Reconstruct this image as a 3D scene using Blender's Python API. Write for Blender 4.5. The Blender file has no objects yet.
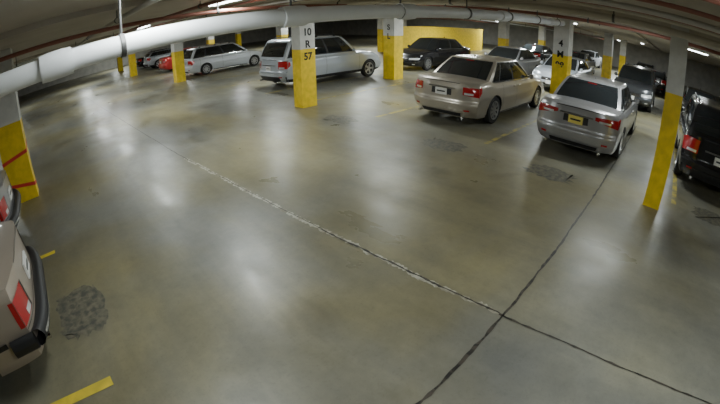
import bpy, bmesh, math, random
from mathutils import Vector, Matrix
random.seed(7)
sc=bpy.context.scene
CEIL=2.95
# ------------------------------------------------------------ materials
def newmat(name):
    m=bpy.data.materials.new(name); m.use_nodes=True
    return m, m.node_tree.nodes, m.node_tree.links, m.node_tree.nodes['Principled BSDF']
def pm(name,col,rough=.5,metal=0,coat=0,emit=None,es=0,var=0,scale=8,bump=0):
    m,N,L,b=newmat(name)
    b.inputs['Base Color'].default_value=(*col,1); b.inputs['Roughness'].default_value=rough
    b.inputs['Metallic'].default_value=metal; b.inputs['Coat Weight'].default_value=coat
    if emit: b.inputs['Emission Color'].default_value=(*emit,1); b.inputs['Emission Strength'].default_value=es
    if var or bump:
        tc=N.new('ShaderNodeTexCoord'); n=N.new('ShaderNodeTexNoise'); n.inputs['Scale'].default_value=scale; n.inputs['Detail'].default_value=6
        L.new(tc.outputs['Object'],n.inputs['Vector'])
        if var:
            r=N.new('ShaderNodeMix'); r.data_type='RGBA'
            r.inputs[6].default_value=(*[c*(1-var) for c in col],1); r.inputs[7].default_value=(*[min(1,c*(1+var)) for c in col],1)
            mr=N.new('ShaderNodeMapRange'); mr.inputs[1].default_value=.35; mr.inputs[2].default_value=.65
            L.new(n.outputs['Fac'],mr.inputs[0]); L.new(mr.outputs[0],r.inputs[0]); L.new(r.outputs[2],b.inputs['Base Color'])
        if bump:
            bp=N.new('ShaderNodeBump'); bp.inputs['Strength'].default_value=bump; bp.inputs['Distance'].default_value=.01
            L.new(n.outputs['Fac'],bp.inputs['Height']); L.new(bp.outputs[0],b.inputs['Normal'])
    return m
M={}
M['yellow']=pm('yellow_paint',(.80,.57,.02),.45,var=.12,scale=6,bump=.2)
M['colwhite']=pm('column_white_paint',(.66,.66,.64),.6,var=.08,scale=5)
M['red']=pm('red_paint',(.65,.04,.03),.5)
M['black']=pm('black_stencil',(.015,.015,.015),.6)
M['pipe']=pm('white_pipe',(.90,.93,.97),.4,var=.04,scale=3)
M['pipe2']=pm('pale_tan_trunking',(.58,.54,.46),.5,var=.06,scale=3)
M['redpipe']=pm('sprinkler_pipe',(.26,.10,.07),.5)
M['grypipe']=pm('grey_conduit',(.50,.48,.44),.5)
M['hanger']=pm('steel_hanger',(.12,.12,.12),.5,.6)
M['wall']=pm('wall_paint',(.46,.45,.42),.8,var=.12,scale=1.5,bump=.2)
M['housing']=pm('fixture_housing',(.7,.7,.7),.5)
M['tube']=pm('fluorescent_tube',(1,1,1),.5,emit=(.92,1,1),es=14)
M['exit']=pm('exit_sign_red',(.8,.05,.05),.5,emit=(1,.05,.08),es=6)
M['glass']=pm('car_glass',(.014,.017,.019),.06,0,.5)
M['tire']=pm('tire_rubber',(.02,.02,.02),.8)
M['rim']=pm('alloy_rim',(.50,.50,.51),.3,.8)
M['trim']=pm('black_trim',(.018,.018,.02),.5)
M['chrome']=pm('chrome',(.75,.75,.75),.12,1)
M['tail']=pm('tail_lamp',(.42,.012,.015),.15,0,.6)
M['lamp']=pm('head_lamp',(.75,.78,.8),.12,.3,.6)
M['plate']=pm('licence_plate',(.80,.80,.78),.5)
M['plateY']=pm('licence_plate_yellow',(.85,.72,.18),.5)
def paint(name,col,metal=.5,rough=.30): return pm(name,col,rough,metal,.6)

def floor_mat():
    m,N,L,b=newmat('sealed_concrete')
    tc=N.new('ShaderNodeTexCoord')
    def noise(s,d=6,dist=0,rough=.55,sc=(1,1,1),off=(0,0,0)):
        mp=N.new('ShaderNodeMapping'); mp.inputs['Scale'].default_value=sc; mp.inputs['Location'].default_value=off
        L.new(tc.outputs['Object'],mp.inputs[0])
        n=N.new('ShaderNodeTexNoise'); n.inputs['Scale'].default_value=s; n.inputs['Detail'].default_value=d
        n.inputs['Distortion'].default_value=dist; n.inputs['Roughness'].default_value=rough
        L.new(mp.outputs[0],n.inputs['Vector']); return n
    def ramp(n,a,bv,c0,c1):
        r=N.new('ShaderNodeValToRGB'); r.color_ramp.elements[0].position=a; r.color_ramp.elements[1].position=bv
        r.color_ramp.elements[0].color=(*c0,1); r.color_ramp.elements[1].color=(*c1,1); L.new(n.outputs['Fac'],r.inputs[0]); return r
    def mix(t,f,a,bb):
        x=N.new('ShaderNodeMix'); x.data_type='RGBA'; x.blend_type=t
        if isinstance(f,float): x.inputs[0].default_value=f
        else: L.new(f,x.inputs[0])
        L.new(a,x.inputs[6]); L.new(bb,x.inputs[7]); return x.outputs[2]
    big=ramp(noise(.30,4,.4),.38,.62,(.245,.222,.130),(.222,.222,.195))
    med=ramp(noise(.9,7,.2,.62),.3,.7,(.76,.76,.77),(1.12,1.11,1.08))
    c=mix('MULTIPLY',1.0,big.outputs[0],med.outputs[0])
    wear=ramp(noise(1.0,6,.3,.65,(.9,.12,1)),.40,.62,(.74,.74,.77),(1.06,1.05,1.02))
    c=mix('MULTIPLY',.8,c,wear.outputs[0])
    sp=ramp(noise(45,3),.30,.45,(.80,.80,.80),(1,1,1))
    c=mix('MULTIPLY',.5,c,sp.outputs[0])
    fine=ramp(noise(9,6,.2,.7),.30,.70,(.88,.88,.88),(1.07,1.07,1.06))
    c=mix('MULTIPLY',.8,c,fine.outputs[0])
    st=ramp(noise(.75,3,.8,.5),.62,.74,(1,1,1),(.70,.68,.64))
    c=mix('MULTIPLY',1.0,c,st.outputs[0])
    L.new(c,b.inputs['Base Color'])
    rr=N.new('ShaderNodeMapRange'); L.new(noise(1.3,6,.3,.6,(1,.6,1)).outputs['Fac'],rr.inputs[0]); rr.inputs[1].default_value=.3; rr.inputs[2].default_value=.7
    rr.inputs[3].default_value=.26; rr.inputs[4].default_value=.48; L.new(rr.outputs[0],b.inputs['Roughness'])
    bp=N.new('ShaderNodeBump'); bp.inputs['Strength'].default_value=.15; bp.inputs['Distance'].default_value=.01
    L.new(noise(5,8).outputs['Fac'],bp.inputs['Height']); L.new(bp.outputs[0],b.inputs['Normal'])
    return m
M['floor']=floor_mat()
def ceil_mat():
    m,N,L,b=newmat('ceiling_deck')
    tc=N.new('ShaderNodeTexCoord'); n=N.new('ShaderNodeTexNoise'); n.inputs['Scale'].default_value=1.2; n.inputs['Detail'].default_value=6
    L.new(tc.outputs['Object'],n.inputs['Vector'])
    r=N.new('ShaderNodeValToRGB'); r.color_ramp.elements[0].color=(.34,.30,.25,1); r.color_ramp.elements[1].color=(.54,.50,.43,1)
    L.new(n.outputs['Fac'],r.inputs[0]); L.new(r.outputs[0],b.inputs['Base Color']); b.inputs['Roughness'].default_value=.8
    return m
M['ceil']=ceil_mat()
def patch_mat(name,c0,c1,scale,a=.45,bb=.55,dist=1):
    m,N,L,b=newmat(name)
    g=N.new('ShaderNodeNewGeometry'); n=N.new('ShaderNodeTexNoise'); n.inputs['Scale'].default_value=scale; n.inputs['Detail'].default_value=8; n.inputs['Distortion'].default_value=dist
    L.new(g.outputs['Position'],n.inputs['Vector'])
    r=N.new('ShaderNodeValToRGB'); r.color_ramp.elements[0].color=(*c0,1); r.color_ramp.elements[1].color=(*c1,1)
    r.color_ramp.elements[0].position=a; r.color_ramp.elements[1].position=bb
    L.new(n.outputs['Fac'],r.inputs[0]); L.new(r.outputs[0],b.inputs['Base Color']); b.inputs['Roughness'].default_value=.45
    return m
M['stallnum']=patch_mat('worn_stall_marking',(.075,.075,.065),(.19,.175,.125),14,.36,.66,.3)
M['joint']=patch_mat('joint_dark',(.018,.016,.014),(.06,.05,.04),9)
M['spall']=patch_mat('joint_spalled_filler',(.20,.18,.13),(.46,.44,.36),6,.36,.54)
M['lineY']=patch_mat('worn_yellow_line',(.23,.21,.13),(.52,.42,.08),4,.40,.60)
M['lineY2']=patch_mat('yellow_line',(.55,.43,.05),(.78,.60,.05),3,.35,.6)

# ------------------------------------------------------------ mesh builder
class MB:
    def __init__(s): s.v=[];s.f=[];s.m=[];s.sm=[];s.mats=[]
    def mi(s,k):
        mt=M[k] if isinstance(k,str) else k
        if mt not in s.mats: s.mats.append(mt)
        return s.mats.index(mt)
    def add(s,vs,fs,k,smooth=False,T=None):
        o=len(s.v); i=s.mi(k)
        s.v+= [tuple(T@Vector(p)) if T else tuple(p) for p in vs]
        s.f+= [tuple(o+q for q in f) for f in fs]; s.m+=[i]*len(fs); s.sm+=[smooth]*len(fs)
    def box(s,c,d,k,T=None,top=1.0):
        x,y,z=c; a,b,e=d[0]/2,d[1]/2,d[2]/2
        vs=[(x-a,y-b,z-e),(x+a,y-b,z-e),(x+a,y+b,z-e),(x-a,y+b,z-e),(x-a*top,y-b*top,z+e),(x+a*top,y-b*top,z+e),(x+a*top,y+b*top,z+e),(x-a*top,y+b*top,z+e)]
        s.add(vs,[(0,3,2,1),(4,5,6,7),(0,1,5,4),(1,2,6,5),(2,3,7,6),(3,0,4,7)],k,False,T)
    def lathe(s,prof,axis_o,axis,k,seg=32,smooth=True):
        ax=Vector(axis).normalized(); t=Vector((0,0,1)) if abs(ax.z)<.9 else Vector((1,0,0))
        e1=ax.cross(t).normalized(); e2=ax.cross(e1); o=Vector(axis_o)
        vs=[];fs=[]; n=len(prof)
        for i in range(seg):
            a=2*math.pi*i/seg; d=e1*math.cos(a)+e2*math.sin(a)
            for h,r in prof: vs.append(tuple(o+ax*h+d*r))
        for i in range(seg):
            j=(i+1)%seg
            for q in range(n-1): fs.append((i*n+q,j*n+q,j*n+q+1,i*n+q+1))
        s.add(vs,fs,k,smooth)
    def cyl(s,p0,p1,r,k,seg=16):
        d=Vector(p1)-Vector(p0); h=d.length
        s.lathe([(0,0),(0,r),(h,r),(h,0)],p0,d,k,seg)
    def grid(s,fn,nu,nv,k,smooth=True):
        vs=[fn(i/nu,j/nv) for i in range(nu+1) for j in range(nv+1)]
        fs=[(i*(nv+1)+j,(i+1)*(nv+1)+j,(i+1)*(nv+1)+j+1,i*(nv+1)+j+1) for i in range(nu) for j in range(nv)]
        s.add(vs,fs,k,smooth)
    def mesh(s,me,T=None):
        o=len(s.v); s.v+=[tuple(T@v.co) if T else tuple(v.co) for v in me.vertices]
        mp=[s.mi(mt) for mt in me.materials] or [0]
        for p in me.polygons:
            s.f.append(tuple(o+q for q in p.vertices)); s.m.append(mp[min(p.material_index,len(mp)-1)]); s.sm.append(p.use_smooth)
    def obj(s,name,loc=(0,0,0),rz=0,fix=True,angle=35):
        me=bpy.data.meshes.new(name); me.from_pydata(s.v,[],s.f)
        for mt in s.mats: me.materials.append(mt)
        for p,i,q in zip(me.polygons,s.m,s.sm): p.material_index=i; p.use_smooth=q
        if fix:
            bm=bmesh.new(); bm.from_mesh(me); bmesh.ops.recalc_face_normals(bm,faces=bm.faces); bm.to_mesh(me); bm.free()
        try: me.set_sharp_from_angle(angle=math.radians(angle))
        except Exception: pass
        o=bpy.data.objects.new(name,me); sc.collection.objects.link(o); o.location=loc; o.rotation_euler=(0,0,rz); return o
def textmesh(txt,size,k):
    cu=bpy.data.curves.new('t','FONT'); cu.body=txt; cu.size=size; cu.align_x='CENTER'; cu.align_y='CENTER'; cu.offset=.008; cu.extrude=.002
    o=bpy.data.objects.new('t',cu); sc.collection.objects.link(o)
    dg=bpy.context.evaluated_depsgraph_get(); me=bpy.data.meshes.new_from_object(o.evaluated_get(dg))
    me.materials.clear(); me.materials.append(M[k]); bpy.data.objects.remove(o); return me
def interp(tab,x):
    if x<=tab[0][0]: return tab[0][1]
    for (a,p),(b,q) in zip(tab,tab[1:]):
        if x<=b:
            t=(x-a)/(b-a); t=t*t*(3-2*t)*.5+t*.5; return p+(q-p)*t
    return tab[-1][1]

# ------------------------------------------------------------ car
def car(name,loc,rz,col,kind='sedan',L=4.8,W=1.82,H=1.46,plate='plate',boxy=False,tailstyle=0,bumper=None):
    mb=MB(); P=col; hL=L/2; hW=W/2
    R=.335 if kind=='sedan' else (.36 if kind=='suv' else .32)
    ax_f=hL-.95; ax_r=-hL+1.05
    g=.20 if kind!='suv' else .26
    if kind=='sedan':
        belt=.95; prof=[(-1,.99),(-.93,1.04),(-.70,1.06),(-.55,.98),(.40,.96),(.50,.97),(.75,.90),(.92,.80),(1,.66)]
        xrb,xrt,xft,xfb=-hL+.66,-hL+1.50,.38,1.22
        rin=[(0,.10),(.2,.03),(.42,0),(.47,.05),(.75,.07),(1,.10)]
        if boxy:
            belt=.90; prof=[(-1,.95),(-.9,.97),(-.55,.95),(.45,.93),(.9,.86),(1,.74)]; xrb,xrt,xft,xfb=-hL+.85,-hL+1.4,.3,1.0
            rin=[(0,.08),(.3,.04),(1,.07)]
    elif kind=='suv':
        belt=1.08; prof=[(-1,1.07),(-.9,1.10),(.42,1.08),(.5,1.09),(.75,1.03),(.93,.93),(1,.78)]
        xrb,xrt,xft,xfb=-hL+.13,-hL+.50,.42,1.20
        rin=[(0,.13),(.2,.04),(.40,0),(.46,.06),(1,.10)]
    else:
        belt=.95; prof=[(-1,.95),(-.9,.97),(.42,.94),(.5,.95),(.75,.88),(.93,.77),(1,.62)]
        xrb,xrt,xft,xfb=-hL+.12,-hL+.50,.55,1.45
        rin=[(0,.10),(.2,.03),(.42,0),(.47,.05),(1,.08)]
    fin=[(0,.16),(.2,.04),(.45,0),(.75,.05),(1,.16)]
    fw=[(0,.90),(.12,.95),(.35,.985),(.55,1.0),(.72,.985),(.88,.975),(1,.92)]
    cb=.10 if boxy else .20
    def S(a,b,c):
        aa=abs(a); zt=interp(prof,a); zb=g+.03*aa**8
        ins=interp(fin if a>0 else rin,c)*aa**8 + cb*abs(b)**4*aa**6
        x=a*hL-math.copysign(ins,a)
        w=hW*interp(fw,c)*(1-(.035 if boxy else .055)*aa**5)
        z=zb+(zt-zb)*c+(c**4)*(.025*(1-b*b)-.02*abs(b)**6)
        return (x,b*w,z)
    bm=bmesh.new(); nA,nB,nC=72,18,18
    vd={}
    def V(i,j,k):
        key=(i,j,k)
        if key not in vd: vd[key]=bm.verts.new(S(-1+2*i/nA,-1+2*j/nB,k/nC))
        return vd[key]
    def q(*vs):
        f=bm.faces.new([V(*v) for v in vs]); f.smooth=True; return f
    for i in range(nA):
        for j in range(nB):
            q((i,j,nC),(i+1,j,nC),(i+1,j+1,nC),(i,j+1,nC)); q((i,j,0),(i,j+1,0),(i+1,j+1,0),(i+1,j,0)).material_index=1
        for k in range(nC):
            q((i,0,k),(i+1,0,k),(i+1,0,k+1),(i,0,k+1)); q((i,nB,k),(i,nB,k+1),(i+1,nB,k+1),(i+1,nB,k))
    for j in range(nB):
        for k in range(nC):
            q((0,j,k),(0,j,k+1),(0,j+1,k+1),(0,j+1,k)); q((nA,j,k),(nA,j+1,k),(nA,j+1,k+1),(nA,j,k+1))
    bmesh.ops.recalc_face_normals(bm,faces=bm.faces)
    me=bpy.data.meshes.new('b'); bm.to_mesh(me); bm.free(); me.materials.append(P); me.materials.append(M['trim'])
    bo=bpy.data.objects.new('b',me); sc.collection.objects.link(bo)
    cu=MB(); cu.mi(P)
    for xx in (ax_f,ax_r):
        for sd in (-1,1):
            cu.cyl((xx,sd*(hW-.27),R-.01),(xx,sd*(hW+.3),R-.01),R+.05,'trim',32)
    co=cu.obj('c'); md=bo.modifiers.new('x','BOOLEAN'); md.operation='DIFFERENCE'; md.object=co; md.solver='EXACT'
    bpy.context.view_layer.update()
    dg=bpy.context.evaluated_depsgraph_get(); me2=bpy.data.meshes.new_from_object(bo.evaluated_get(dg))
    bpy.data.objects.remove(bo); bpy.data.objects.remove(co)
    mb.mesh(me2)
    def side(a0,a1,c0,c1,k,off=.006,n=(4,3),c0b=None,c1b=None):
        for sd in (-1,1):
            def fn(u,v):
                a=a0+(a1-a0)*u; lo=c0+((c0b if c0b is not None else c0)-c0)*u; hi=c1+((c1b if c1b is not None else c1)-c1)*u
                x,y,z=S(a,sd,lo+(hi-lo)*v); return (x,y+sd*off,z)
            mb.grid(fn,*n,k)
    def end(e,b0,b1,c0,c1,k,off=.006,n=(6,3),both=False,c0b=None,c1b=None):
        for sd in ((-1,1) if both else (1,)):
            def fn(u,v):
                b=b0+(b1-b0)*u; lo=c0+((c0b if c0b is not None else c0)-c0)*u; hi=c1+((c1b if c1b is not None else c1)-c1)*u
                x,y,z=S(e,sd*b,lo+(hi-lo)*v); return (x+e*off,y*1.004,z)
            mb.grid(fn,*n,k)
    wb,wt=hW*.905,hW*(.70 if kind!='suv' else .76); bow=.13
    def par(t):
        if t<=.85: return t*.93/.85,0
        qq=(t-.85)/.15*math.pi/2; return .93+.07*math.sin(qq),.11*(1-math.cos(qq))
    z0=belt-.03
    def dims(t):
        h,ins=par(t); cv=.035*math.sin(math.pi*min(1,t))
        return xrb+(xrt-xrb)*h-cv+ins, xfb+(xft-xfb)*h+cv-ins, wb+(wt-wb)*h+cv-ins, z0+(H-.03-z0)*h
    def gs(s,t,sd,off=0):
        xr,xf,w,z=dims(t); xr+=bow*.6; xf-=bow
        return (xr+(xf-xr)*s, sd*(w*(1-.05*(2*s-1)**2)+off), z)
    def gf(b,t,off=0):
        xr,xf,w,z=dims(t); return (xf-bow*b*b+off,b*w*.95,z+off*.5)
    def gr(b,t,off=0):
        xr,xf,w,z=dims(t); return (xr+bow*.6*b*b-off,b*w*.95,z+off*.5)
    def roof(s,b):
        xr,xf,w,z=dims(1); x0=xr+bow*.6*b*b; x1=xf-bow*b*b
        return (x0+(x1-x0)*s, b*w*(1-.05*(2*s-1)**2), z+.03*(1-b*b)*math.sin(math.pi*s)**.5 if 0<s<1 else z)
    for sd in (-1,1): mb.grid(lambda u,v:gs(u,v,sd),16,20,P)
    mb.grid(lambda u,v:gf(2*u-1,v),12,20,P); mb.grid(lambda u,v:gr(2*u-1,v),12,20,P)
    mb.grid(lambda u,v:roof(u,2*v-1),16,12,P)
    mb.grid(lambda u,v:gf((2*u-1)*.92,.07+.80*v,.008),12,8,'glass')
    if kind=='suv' or kind=='wagon': mb.grid(lambda u,v:gr((2*u-1)*.88,.16+.62*v,.008),12,8,'glass')
    else: mb.grid(lambda u,v:gr((2*u-1)*.90,.10+.74*v,.008),12,8,'glass')
    t0,t1=(.15,.82)
    def win(f0b,f1b,f0t,f1t,k,off,ta=t0,tb=t1):
        for sd in (-1,1):
            mb.grid(lambda u,v:gs((f0b+(f0t-f0b)*v)+((f1b+(f1t-f1b)*v)-(f0b+(f0t-f0b)*v))*u,ta+(tb-ta)*v,sd,off),8,8,k)
    if kind=='sedan': W_=[(.08,.50,.06,.50),(.53,.96,.54,.94)]
    else: W_=[(.04,.22,.06,.24),(.25,.55,.27,.56),(.58,.95,.59,.93)]
    win(W_[0][0]-.015,W_[-1][1]+.012,W_[0][2]-.015,W_[-1][3]+.012,'trim',.003,t0-.03,t1+.03)
    for w_ in W_: win(w_[0],w_[1],w_[2],w_[3],'glass',.008)
    win(W_[0][0]-.02,W_[-1][1]+.015,W_[0][0]-.02,W_[-1][1]+.015,'chrome' if kind!='suv' else 'trim',.009,t0-.055,t0-.025)
    if kind=='sedan':
        for sd in (-1,1): mb.grid(lambda u,v:gs(.185+.012*u-.03*v,t0+(t1-t0)*v,sd,.010),1,6,'trim')
    e=-1
    if kind=='sedan' and not boxy:
        lc0,lc1=.66,.90
        if tailstyle==0:
            end(e,.62,1,lc0+.02,lc1,'tail',both=True,c0b=lc0-.02,c1b=lc1+.02); side(-1,-.92,lc0-.02,lc1+.02,'tail',c0b=lc0+.08,c1b=lc1)
            end(e,.66,.88,lc0+.03,lc0+.09,'lamp',.010,both=True)
        else:
            end(e,.46,1,lc0+.14,lc1-.02,'tail',both=True,c0b=lc0+.02,c1b=lc1+.02); side(-1,-.90,lc0+.02,lc1+.02,'tail',c0b=lc0+.14,c1b=lc1)
            end(e,.56,.84,lc0+.10,lc0+.15,'lamp',.010,both=True)
        end(e,-.30,.30,.62,.80,'trim',.004); end(e,-.40,.40,.81,.845,'chrome',.012)
        pz=S(-1,0,.70)
    elif boxy:
        end(e,.66,1,.50,.84,'tail',both=True); side(-1,-.965,.50,.84,'tail'); end(e,.68,.84,.52,.60,'lamp',.01,both=True)
        end(e,.62,.66,.50,.84,'trim',.008,both=True)
        pz=S(-1,0,.66)
    else:
        end(e,.62,1,.60,.92,'tail',both=True,c1b=.96); side(-1,-.91,.62,.96,'tail',c1b=.88,c0b=.72)
        end(e,.66,.9,.62,.68,'lamp',.01,both=True)
        end(e,-.45,.45,.72,.76,'chrome',.012)
        pz=S(-1,0,.60)
    if kind=='suv' : end(e,-1,1,.0,.24,'trim',.01); side(-1,1,.0,.13,'trim',.008,(30,2)); end(1,-1,1,0,.2,'trim',.01)
    else:
        end(e,-.62,.62,.02,.13,'trim',.01)
    end(e,-1,1,.455,.468,'trim',.006,(14,1))
    end(e,-.55,.55,.975,.99,'trim',.005)
    for sd in (-1,1):
        end(e,sd*.70,sd*.84,.20,.25,'tail',.01)
        if kind!='wagon': mb.cyl((-hL+.20,sd*hW*.62,g+.04),(-hL+.035,sd*hW*.62,g+.035),.03,'chrome',12)
    px,_,pzz=pz
    mb.box((px-.014,0,pzz),(.02,.31,.155),plate)
    mb.box((px-.026,0,pzz),(.004,.22,.03),'trim')
    hx,hy,hz=gr(0,.80 if kind=='sedan' else .86,.014); mb.box((hx,0,hz),(.02,.22,.02),'tail')
    end(1,.50,1,.66,.86,'lamp',both=True,c0b=.74,c1b=.96); side(.86,1,.84,.92,'lamp',c0b=.74,c1b=.96)
    end(1,-.44,.44,.60,.84,'trim',.008)
    for i in range(4): end(1,-.43,.43,.63+i*.055,.645+i*.055,'chrome',.014)
    end(1,-.6,.6,.14,.34,'trim',.008); end(1,.72,.86,.18,.28,'lamp',.012,both=True)
    fx,_,fz=S(1,0,.45); mb.box((fx+.015,0,fz),(.015,.31,.15),plate)
    def xa(x): return x/hL
    for xs in ([xrb+.55,(xrb+xfb)/2+.02,xfb-.12] if kind!='sedan' else [ax_r+.42,(xrb+xfb)/2+.12,xfb-.05]):
        a=xa(xs); side(a,a+.0035,.14,.99,'trim',.003,(1,8))
    side(xa(ax_r+.45),xa(ax_f-.45),.02,.06,'trim',.006,(10,1))
    for xs in [(xrb+xfb)/2-.02,xfb-.95-.25]:
        for sd in (-1,1):
            x,y,z=S(xa(xs),sd,.86); mb.box((x+.0,y+sd*.018,z),(.17,.025,.026),P)
    for sd in (-1,1):
        x,y,z=gs(.95,.10,sd); mb.cyl((x-.05,y-sd*.02,z+.02),(x-.05,y+sd*.10,z+.04),.018,'trim',8)
        mb.lathe([(-.06,0),(-.055,.05),(-.02,.075),(.03,.07),(.06,.04),(.065,0)],(x-.06,y+sd*.14,z+.05),(1,0,0),P,14)
    for xx in (ax_f,ax_r):
        for sd in (-1,1):
            o=(xx,sd*(hW-.225),R); A=(0,sd,0)
            mb.lathe([(0,R*.55),(0,R-.03),(.02,R-.006),(.05,R),(.16,R),(.19,R-.01),(.205,R-.035),(.20,R*.70),(.185,R*.67)],o,A,'tire',36)
            mb.lathe([(.19,R*.68),(.195,R*.66),(.185,R*.62),(.12,R*.60),(.10,0)],o,A,'trim',32)
            mb.lathe([(.183,R*.69),(.200,R*.685),(.200,R*.62),(.17,R*.60)],o,A,'rim',32)
            mb.lathe([(.12,R*.20),(.185,R*.18),(.19,0)],o,A,'rim',16)
            ns=5 if kind=='suv' else 9
            for i in range(ns):
                T=Matrix.Translation(Vector(o)+Vector((0,sd*.175,0)))@Matrix.Rotation(2*math.pi*i/ns+.3,4,'Y')
                mb.box((0,0,R*.40),(.075 if ns==5 else .05,.025,R*.52),'rim',T)
    if kind in('suv','wagon'):
        for sd in (-1,1):
            p=[gs(.10,.95,sd),gs(.5,.95,sd),gs(.90,.95,sd)]
            for a_,b_ in zip(p,p[1:]): mb.cyl((a_[0],a_[1],H+.02),(b_[0],b_[1],H+.02),.016,'trim' if kind=='suv' else 'chrome',8)
            for a_ in p: mb.box((a_[0],a_[1],H-.005),(.10,.03,.05),'trim')
    else: mb.box((xrt+.12,0,H+.02),(.12,.03,.05),P,top=.3)
    if bumper:
        for ee in (-1,1):
            mb.grid(lambda u,v:(lambda b,an:(lambda p:(p[0]+ee*(.05+.075*math.cos(an)),p[1]*1.03,.46+.085*math.sin(an)))(S(ee,b,.4)))(-1+2*u,2*math.pi*v),20,12,bumper)
            for sd in (-1,1):
                mb.grid(lambda u,v:(lambda a,an:(lambda p:(p[0]+ee*.03*(u),p[1]*1.03+sd*(.01+.04*math.cos(an)),.46+.085*math.sin(an)))(S(a,sd,.4)))(ee*(.87+.13*u),2*math.pi*v),4,12,bumper)
            mb.grid(lambda u,v:(lambda b:(lambda p:(p[0]+ee*.128,p[1]*1.03,.445+.03*v))(S(ee,b,.4)))(-.96+1.92*u),20,1,'chrome')
        side(-.85,.85,.36,.43,bumper,.015,(30,2))
    return mb.obj(name,(loc[0],loc[1],0),rz,angle=38)

# ------------------------------------------------------------ shell
def slab(name,c,d,k):
    mb=MB(); mb.box((0,0,0),d,k); return mb.obj(name,c)
X0,X1,Y0,Y1=-7,46,-12,52
slab('floor',((X0+X1)/2,(Y0+Y1)/2,-.1),(X1-X0+1,Y1-Y0+1,.2),'floor')
slab('ceiling',((X0+X1)/2,(Y0+Y1)/2,CEIL+.1),(X1-X0+1,Y1-Y0+1,.2),'ceil')
slab('wall_left',(X0-.1,(Y0+Y1)/2,CEIL/2),(.2,Y1-Y0+.4,CEIL),'wall')
slab('wall_right',(X1+.1,(Y0+Y1)/2,CEIL/2),(.2,Y1-Y0+.4,CEIL),'wall')
slab('wall_back',((X0+X1)/2,Y1+.1,CEIL/2),(X1-X0,.2,CEIL),'wall')
slab('wall_front',((X0+X1)/2,Y0-.1,CEIL/2),(X1-X0,.2,CEIL),'wall')
mb=MB(); mb.box((27,17.3,.95),(12,.3,1.9),'yellow'); mb.box((27,17.3,1.94),(12.1,.36,.08),'yellow'); mb.obj('ramp_parapet_wall')
def strip(mb,x0,y0,x1,y1,w,k,z=.003,jit=.0,n=1,wj=.5):
    d=Vector((x1-x0,y1-y0)); nrm=Vector((-d.y,d.x)).normalized()
    L_=[];R_=[]; wob=0
    for i in range(n+1):
        t=i/n; p=Vector((x0,y0))+d*t
        wob=wob*.85+random.uniform(-jit,jit); o=wob; ww=w*(1+random.uniform(-wj,wj*1.5)*(1 if jit else 0))
        L_.append((p.x+nrm.x*(o+ww/2),p.y+nrm.y*(o+ww/2),z)); R_.append((p.x+nrm.x*(o-ww/2),p.y+nrm.y*(o-ww/2),z))
    m_=n+1
    mb.add(L_+R_,[(i,i+1,m_+i+1,m_+i) for i in range(n)],k)
mb=MB()
strip(mb,2.62,.9,2.42,7.2,.048,'spall',.003,.008,240,.6)
strip(mb,2.635,.9,2.55,3.2,.020,'joint',.005,.005,60)
strip(mb,2.555,3.2,2.44,7.0,.010,'joint',.005,.005,100)
strip(mb,2.42,7.0,2.40,9.5,.016,'joint',.004,.005,60)
strip(mb,2.62,.9,2.80,-6,.018,'joint',.004,.006,90)
strip(mb,-1,.86,13,.88,.024,'joint',.004,.006,200,.4)
strip(mb,2.4,9.5,2.3,24,.02,'joint',.004,.003,60)
mb.obj('floor_expansion_joint',fix=False)
mb=MB()
strip(mb,-5.6,2.55,-.30,2.55,.11,'lineY2',.004); strip(mb,-5.6,5.3,-.50,5.3,.10,'lineY2',.004)
for v in (-3.3,-.55,3.4,6.35,9.1,11.5,14.6,17.4,20.4,23.4): strip(mb,6.95,v,13.2,v,.10,'lineY',.004)
for v in (-3.0,.0,2.9,5.9,9,12): strip(mb,15,v,20,v,.10,'lineY',.004)
mb.obj('parking_stall_line',fix=False)
for i,(x,y,s,s2) in enumerate([(6.4,1.8,1,1),(6.25,3.95,1,1),(6.2,6.85,.95,1),(-.36,3.7,.95,1.0),(7.0,-1.4,1,1),(7.2,11,.9,1)]):
    mb=MB(); w,h=.34*s,.50*s2
    pts=[(math.copysign(abs(math.cos(a))**.6,math.cos(a))*w*random.uniform(.70,1.05),math.copysign(abs(math.sin(a))**.6,math.sin(a))*h*random.uniform(.70,1.05),.0035) for a in [2*math.pi*j/48 for j in range(48)]]
    mb.add(pts,[tuple(range(48))],'stallnum')
    mb.obj('worn_stall_number_marking',(x,y,0))
# ------------------------------------------------------------ columns
def column(x,y,sx,sy,yh=1.6,labels=None,face='-u',bands=False,size=.22,zt=2.1,lsp=1.2):
    mb=MB(); mb.box((0,0,yh/2),(sx,sy,yh),'yellow'); mb.box((0,0,(yh+CEIL)/2),(sx,sy,CEIL-yh),'colwhite')
    if labels:
        for i,t in enumerate(labels):
            me=textmesh(t,size,'black'); z=zt-i*size*lsp
            if face=='-u': T=Matrix.Translation((-sx/2-.003,0,z))@Matrix.Rotation(-math.pi/2,4,'Z')@Matrix.Rotation(math.pi/2,4,'X')
            else: T=Matrix.Translation((0,-sy/2-.003,z))@Matrix.Rotation(math.pi/2,4,'X')
            mb.mesh(me,T)
    if bands:
        for z,t in ((.95,.12),(.28,-.10)):
            hx,hy=sx/2+.004,sy/2+.004; w=.035
            mb.add([(-hx,-hy,z-w-t),(hx,-hy,z-w),(hx,-hy,z+w),(-hx,-hy,z+w-t)],[(0,1,2,3)],'red')
            mb.add([(hx,-hy,z-w),(hx,hy,z-w+t),(hx,hy,z+w+t),(hx,-hy,z+w)],[(0,1,2,3)],'red')
    return mb.obj('column',(x,y,0))
column(6.55,-.12,.32,.30,1.85)
column(6.65,8.72,.50,.38,1.62,['10','R','57'],'-v',size=.28,zt=2.08)
column(12.15,10.2,.55,.55,1.75,['S','L'],'-u',size=.30,zt=2.08)
column(6.95,19.7,.5,.5,1.6)
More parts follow.
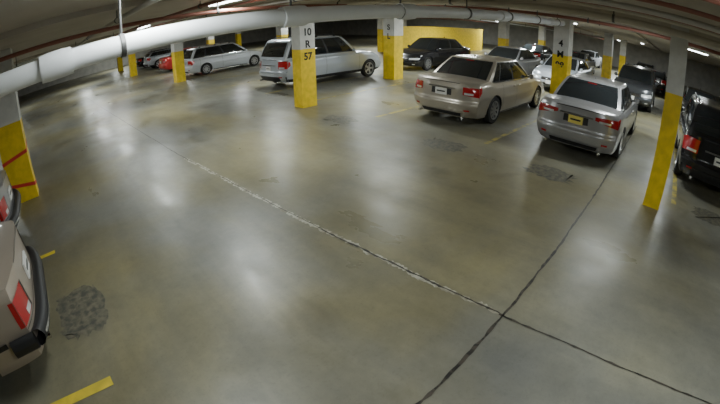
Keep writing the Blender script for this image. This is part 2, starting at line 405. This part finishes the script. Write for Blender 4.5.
column(-1.0,8.35,.6,.5,1.55,bands=True)
column(12.1,3.45,.5,.5,1.75,['4','M','98'],'-u',size=.28,zt=2.10)
for x,y in ((6.95,30.5),(22.5,3.7),(22,10),(22,19.5),(13.5,19.7),(13.5,30),(32,4),(32,11),(30,24),(22,30),(13,-6),(22,-5),(22,41),(8,41)):
    column(x,y,.5,.5,1.7)
# ------------------------------------------------------------ pipes
def pipe(name,p0,p1,r,k,hang=2.5,coup=None):
    mb=MB(); mb.cyl(p0,p1,r,k,24); a=Vector(p0);b=Vector(p1);d=(b-a);n=int(d.length/hang);dn=d.normalized()
    for i in range(n+1):
        p=a+dn*(hang*(i+.4))
        if (p-a).length>d.length: break
        mb.cyl((p.x,p.y,p.z+r*.8),(p.x,p.y,CEIL-.002),.012,'hanger',8)
        mb.lathe([(-.02,r),(-.02,r+.012),(.02,r+.012),(.02,r)],p,dn,'hanger',20)
    if coup:
        for t in coup:
            p=a+dn*t; mb.lathe([(-.14,r),(-.14,r+.02),(-.06,r+.025),(.06,r+.025),(.14,r+.02),(.14,r)],p,dn,k,24)
    return mb.obj(name)
pipe('drain_pipe',(-6.8,3.3,2.13),(11.4,3.3,2.71),.088,'pipe',1.7,[6.9,9.2,11.0,14,17])
pipe('ceiling_pipe',(6.2,-11.8,2.76),(6.2,40,2.76),.055,'pipe2',2.9)
mb=MB(); mb.box((6.62,14,CEIL-.065),(.34,51,.13),'pipe2'); mb.obj('ceiling_beam')
for x,z,r,k in ((3.9,2.85,.025,'redpipe'),(4.5,2.81,.035,'grypipe'),(5.2,2.85,.02,'redpipe'),(5.7,2.86,.03,'pipe2'),(7.4,2.83,.03,'redpipe'),(1.2,2.78,.035,'grypipe'),(2.6,2.80,.03,'redpipe'),(9.5,2.81,.04,'redpipe'),(11,2.85,.03,'grypipe')):
    pipe('ceiling_pipe',(x,-11.5,z),(x,45,z),r,k,4)
for y in (6.5,12.2,18,24.3): pipe('ceiling_pipe',(-6.5,y,2.70),(40,y,2.70),.035,'redpipe' if y!=12.2 else 'pipe',4)
for i,y in enumerate([-8,-3.5,1,5.0,10,15.5,21,24.6,29,36,40]):
    mb=MB(); mb.box(((X0+X1)/2,y+.3,CEIL-.04),(X1-X0,.16,.08),'ceil'); mb.obj('ceiling_joist')
# ------------------------------------------------------------ lights
def fixture(x,y,p,along='y',light=True):
    mb=MB(); dx,dy=(1.25,.20) if along=='x' else (.20,1.25)
    mb.box((0,0,CEIL-.037),(dx,dy,.07),'housing')
    for s in (-.05,.05):
        if along=='x': mb.cyl((-.58,s,CEIL-.085),(.58,s,CEIL-.085),.016,'tube',10)
        else: mb.cyl((s,-.58,CEIL-.085),(s,.58,CEIL-.085),.016,'tube',10)
    mb.obj('fluorescent_light_fixture',(x,y,0))
    if light:
        l=bpy.data.lights.new('tube_light','AREA'); l.shape='RECTANGLE'; l.size,l.size_y=dx,dy; l.energy=p; l.color=(.93,1,.97)
        o=bpy.data.objects.new('tube_light',l); sc.collection.objects.link(o); o.location=(x,y,CEIL-.11)
for x,y,p in ((3,-6,95),(1.7,-.9,75),(.9,2.9,48),(3.3,6.6,118),(3.4,12.8,135),(3.4,19,150),(3.4,26,170),(3.4,34,190)): fixture(x,y,p)  # aisle row; near-camera fixtures are added out of view to brighten pipe and floor
for y in (-6,-.8,4.2,8.4,14,19.3,27,34): fixture(14.4,y,180)
for y in (7.2,13.2,24): fixture(8.6,y,100)
fixture(8.6,.8,65)
for y in (16.5,30): fixture(-3.2,y,100)
for x,y in ((26,2),(26,10),(24,22),(34,16),(36,5),(22,33),(38,28),(9,46)): fixture(x,y,320,'x')
fixture(24.5,14.2,240,'x')  # extra fixture, added to brighten the yellow parapet wall
mb=MB(); mb.box((0,0,2.60),(.35,.05,.2),'exit'); mb.box((0,0,2.824),(.04,.03,.248),'housing'); mb.obj('exit_sign',(4.9,27,0))
# ------------------------------------------------------------ cars
beige=paint('paint_silver_beige',(.44,.40,.34)); silver=paint('paint_silver',(.37,.37,.385)); lsil=paint('paint_light_silver',(.50,.54,.60))
blackp=paint('paint_black',(.012,.012,.014),.1,.2); dgrey=paint('paint_dark_grey',(.07,.075,.085)); white=paint('paint_white',(.60,.63,.68),.2); redp=paint('paint_red',(.42,.02,.02),.2)
oldg=paint('paint_old_tan',(.40,.34,.28),.2,.4); blue=paint('paint_dark_blue',(.03,.04,.08),.3)
PI=math.pi
car('sedan',(7.55+2.52,4.95),0,beige,'sedan',5.05,1.90,1.52)
car('sedan',(7.58+2.5,1.77),0,silver,'sedan',5.0,1.88,1.50,'plateY',tailstyle=1)
car('suv',(7.9+2.35,-1.42),0,blackp,'suv',4.7,1.90,1.72)
car('suv',(7.6+2.6,12.15),0,lsil,'suv',5.2,1.92,1.80)
car('station_wagon',(7.75+2.55,21.2),0,white,'wagon',5.1,1.80,1.58)
car('sedan',(-.66-2.4,3.7),PI,oldg,'sedan',4.8,1.70,1.42,boxy=True,bumper='trim')
car('sedan',(-1.05-2.3,6.45),PI,silver,'sedan',4.7,1.70,1.42,bumper='trim',boxy=True)
car('suv',(16+2.3,1.5),PI,dgrey,'suv',4.6,1.85,1.66)
car('sedan',(15.4+2.4,-1.6),PI,blackp,'sedan')
car('sedan',(15.6+2.4,-4.4),PI,dgrey,'sedan')
car('sedan',(15.2+2.4,4.8),PI,lsil,'sedan')
car('sedan',(15.2+2.4,7.6),PI,silver,'sedan')
car('sedan',(14.4+2.7,11.7),PI,blackp,'sedan',5.3,1.88,1.53)
car('sedan',(8.2+2.4,27.2),0,redp,'sedan'); car('suv',(8.6+2.4,33.5),0,lsil,'suv',4.6); car('sedan',(8.8+2.4,37),0,blackp,'sedan')
car('suv',(27,1.0),0,blackp,'suv'); car('sedan',(27,6.5),0,dgrey,'sedan'); car('sedan',(27,9.5),0,blackp,'sedan'); car('sedan',(35,7.5),PI,white,'sedan'); car('suv',(34,2.2),PI,blue,'suv')
# ------------------------------------------------------------ camera, world
w=bpy.data.worlds.new('world'); sc.world=w; w.use_nodes=True; w.node_tree.nodes['Background'].inputs[0].default_value=(.05,.05,.05,1)
cd=bpy.data.cameras.new('camera'); co=bpy.data.objects.new('camera',cd); sc.collection.objects.link(co); sc.camera=co
cd.type='PANO'; cd.sensor_width=18.9; cd.lens=10.5; cd.clip_start=.05
co.matrix_world=Matrix.Translation((0,0,2.35))@Matrix.Rotation(-PI/4,4,'Z')@Matrix.Rotation(PI/2-math.radians(26.2),4,'X')@Matrix.Rotation(math.radians(-.8),4,'Z')
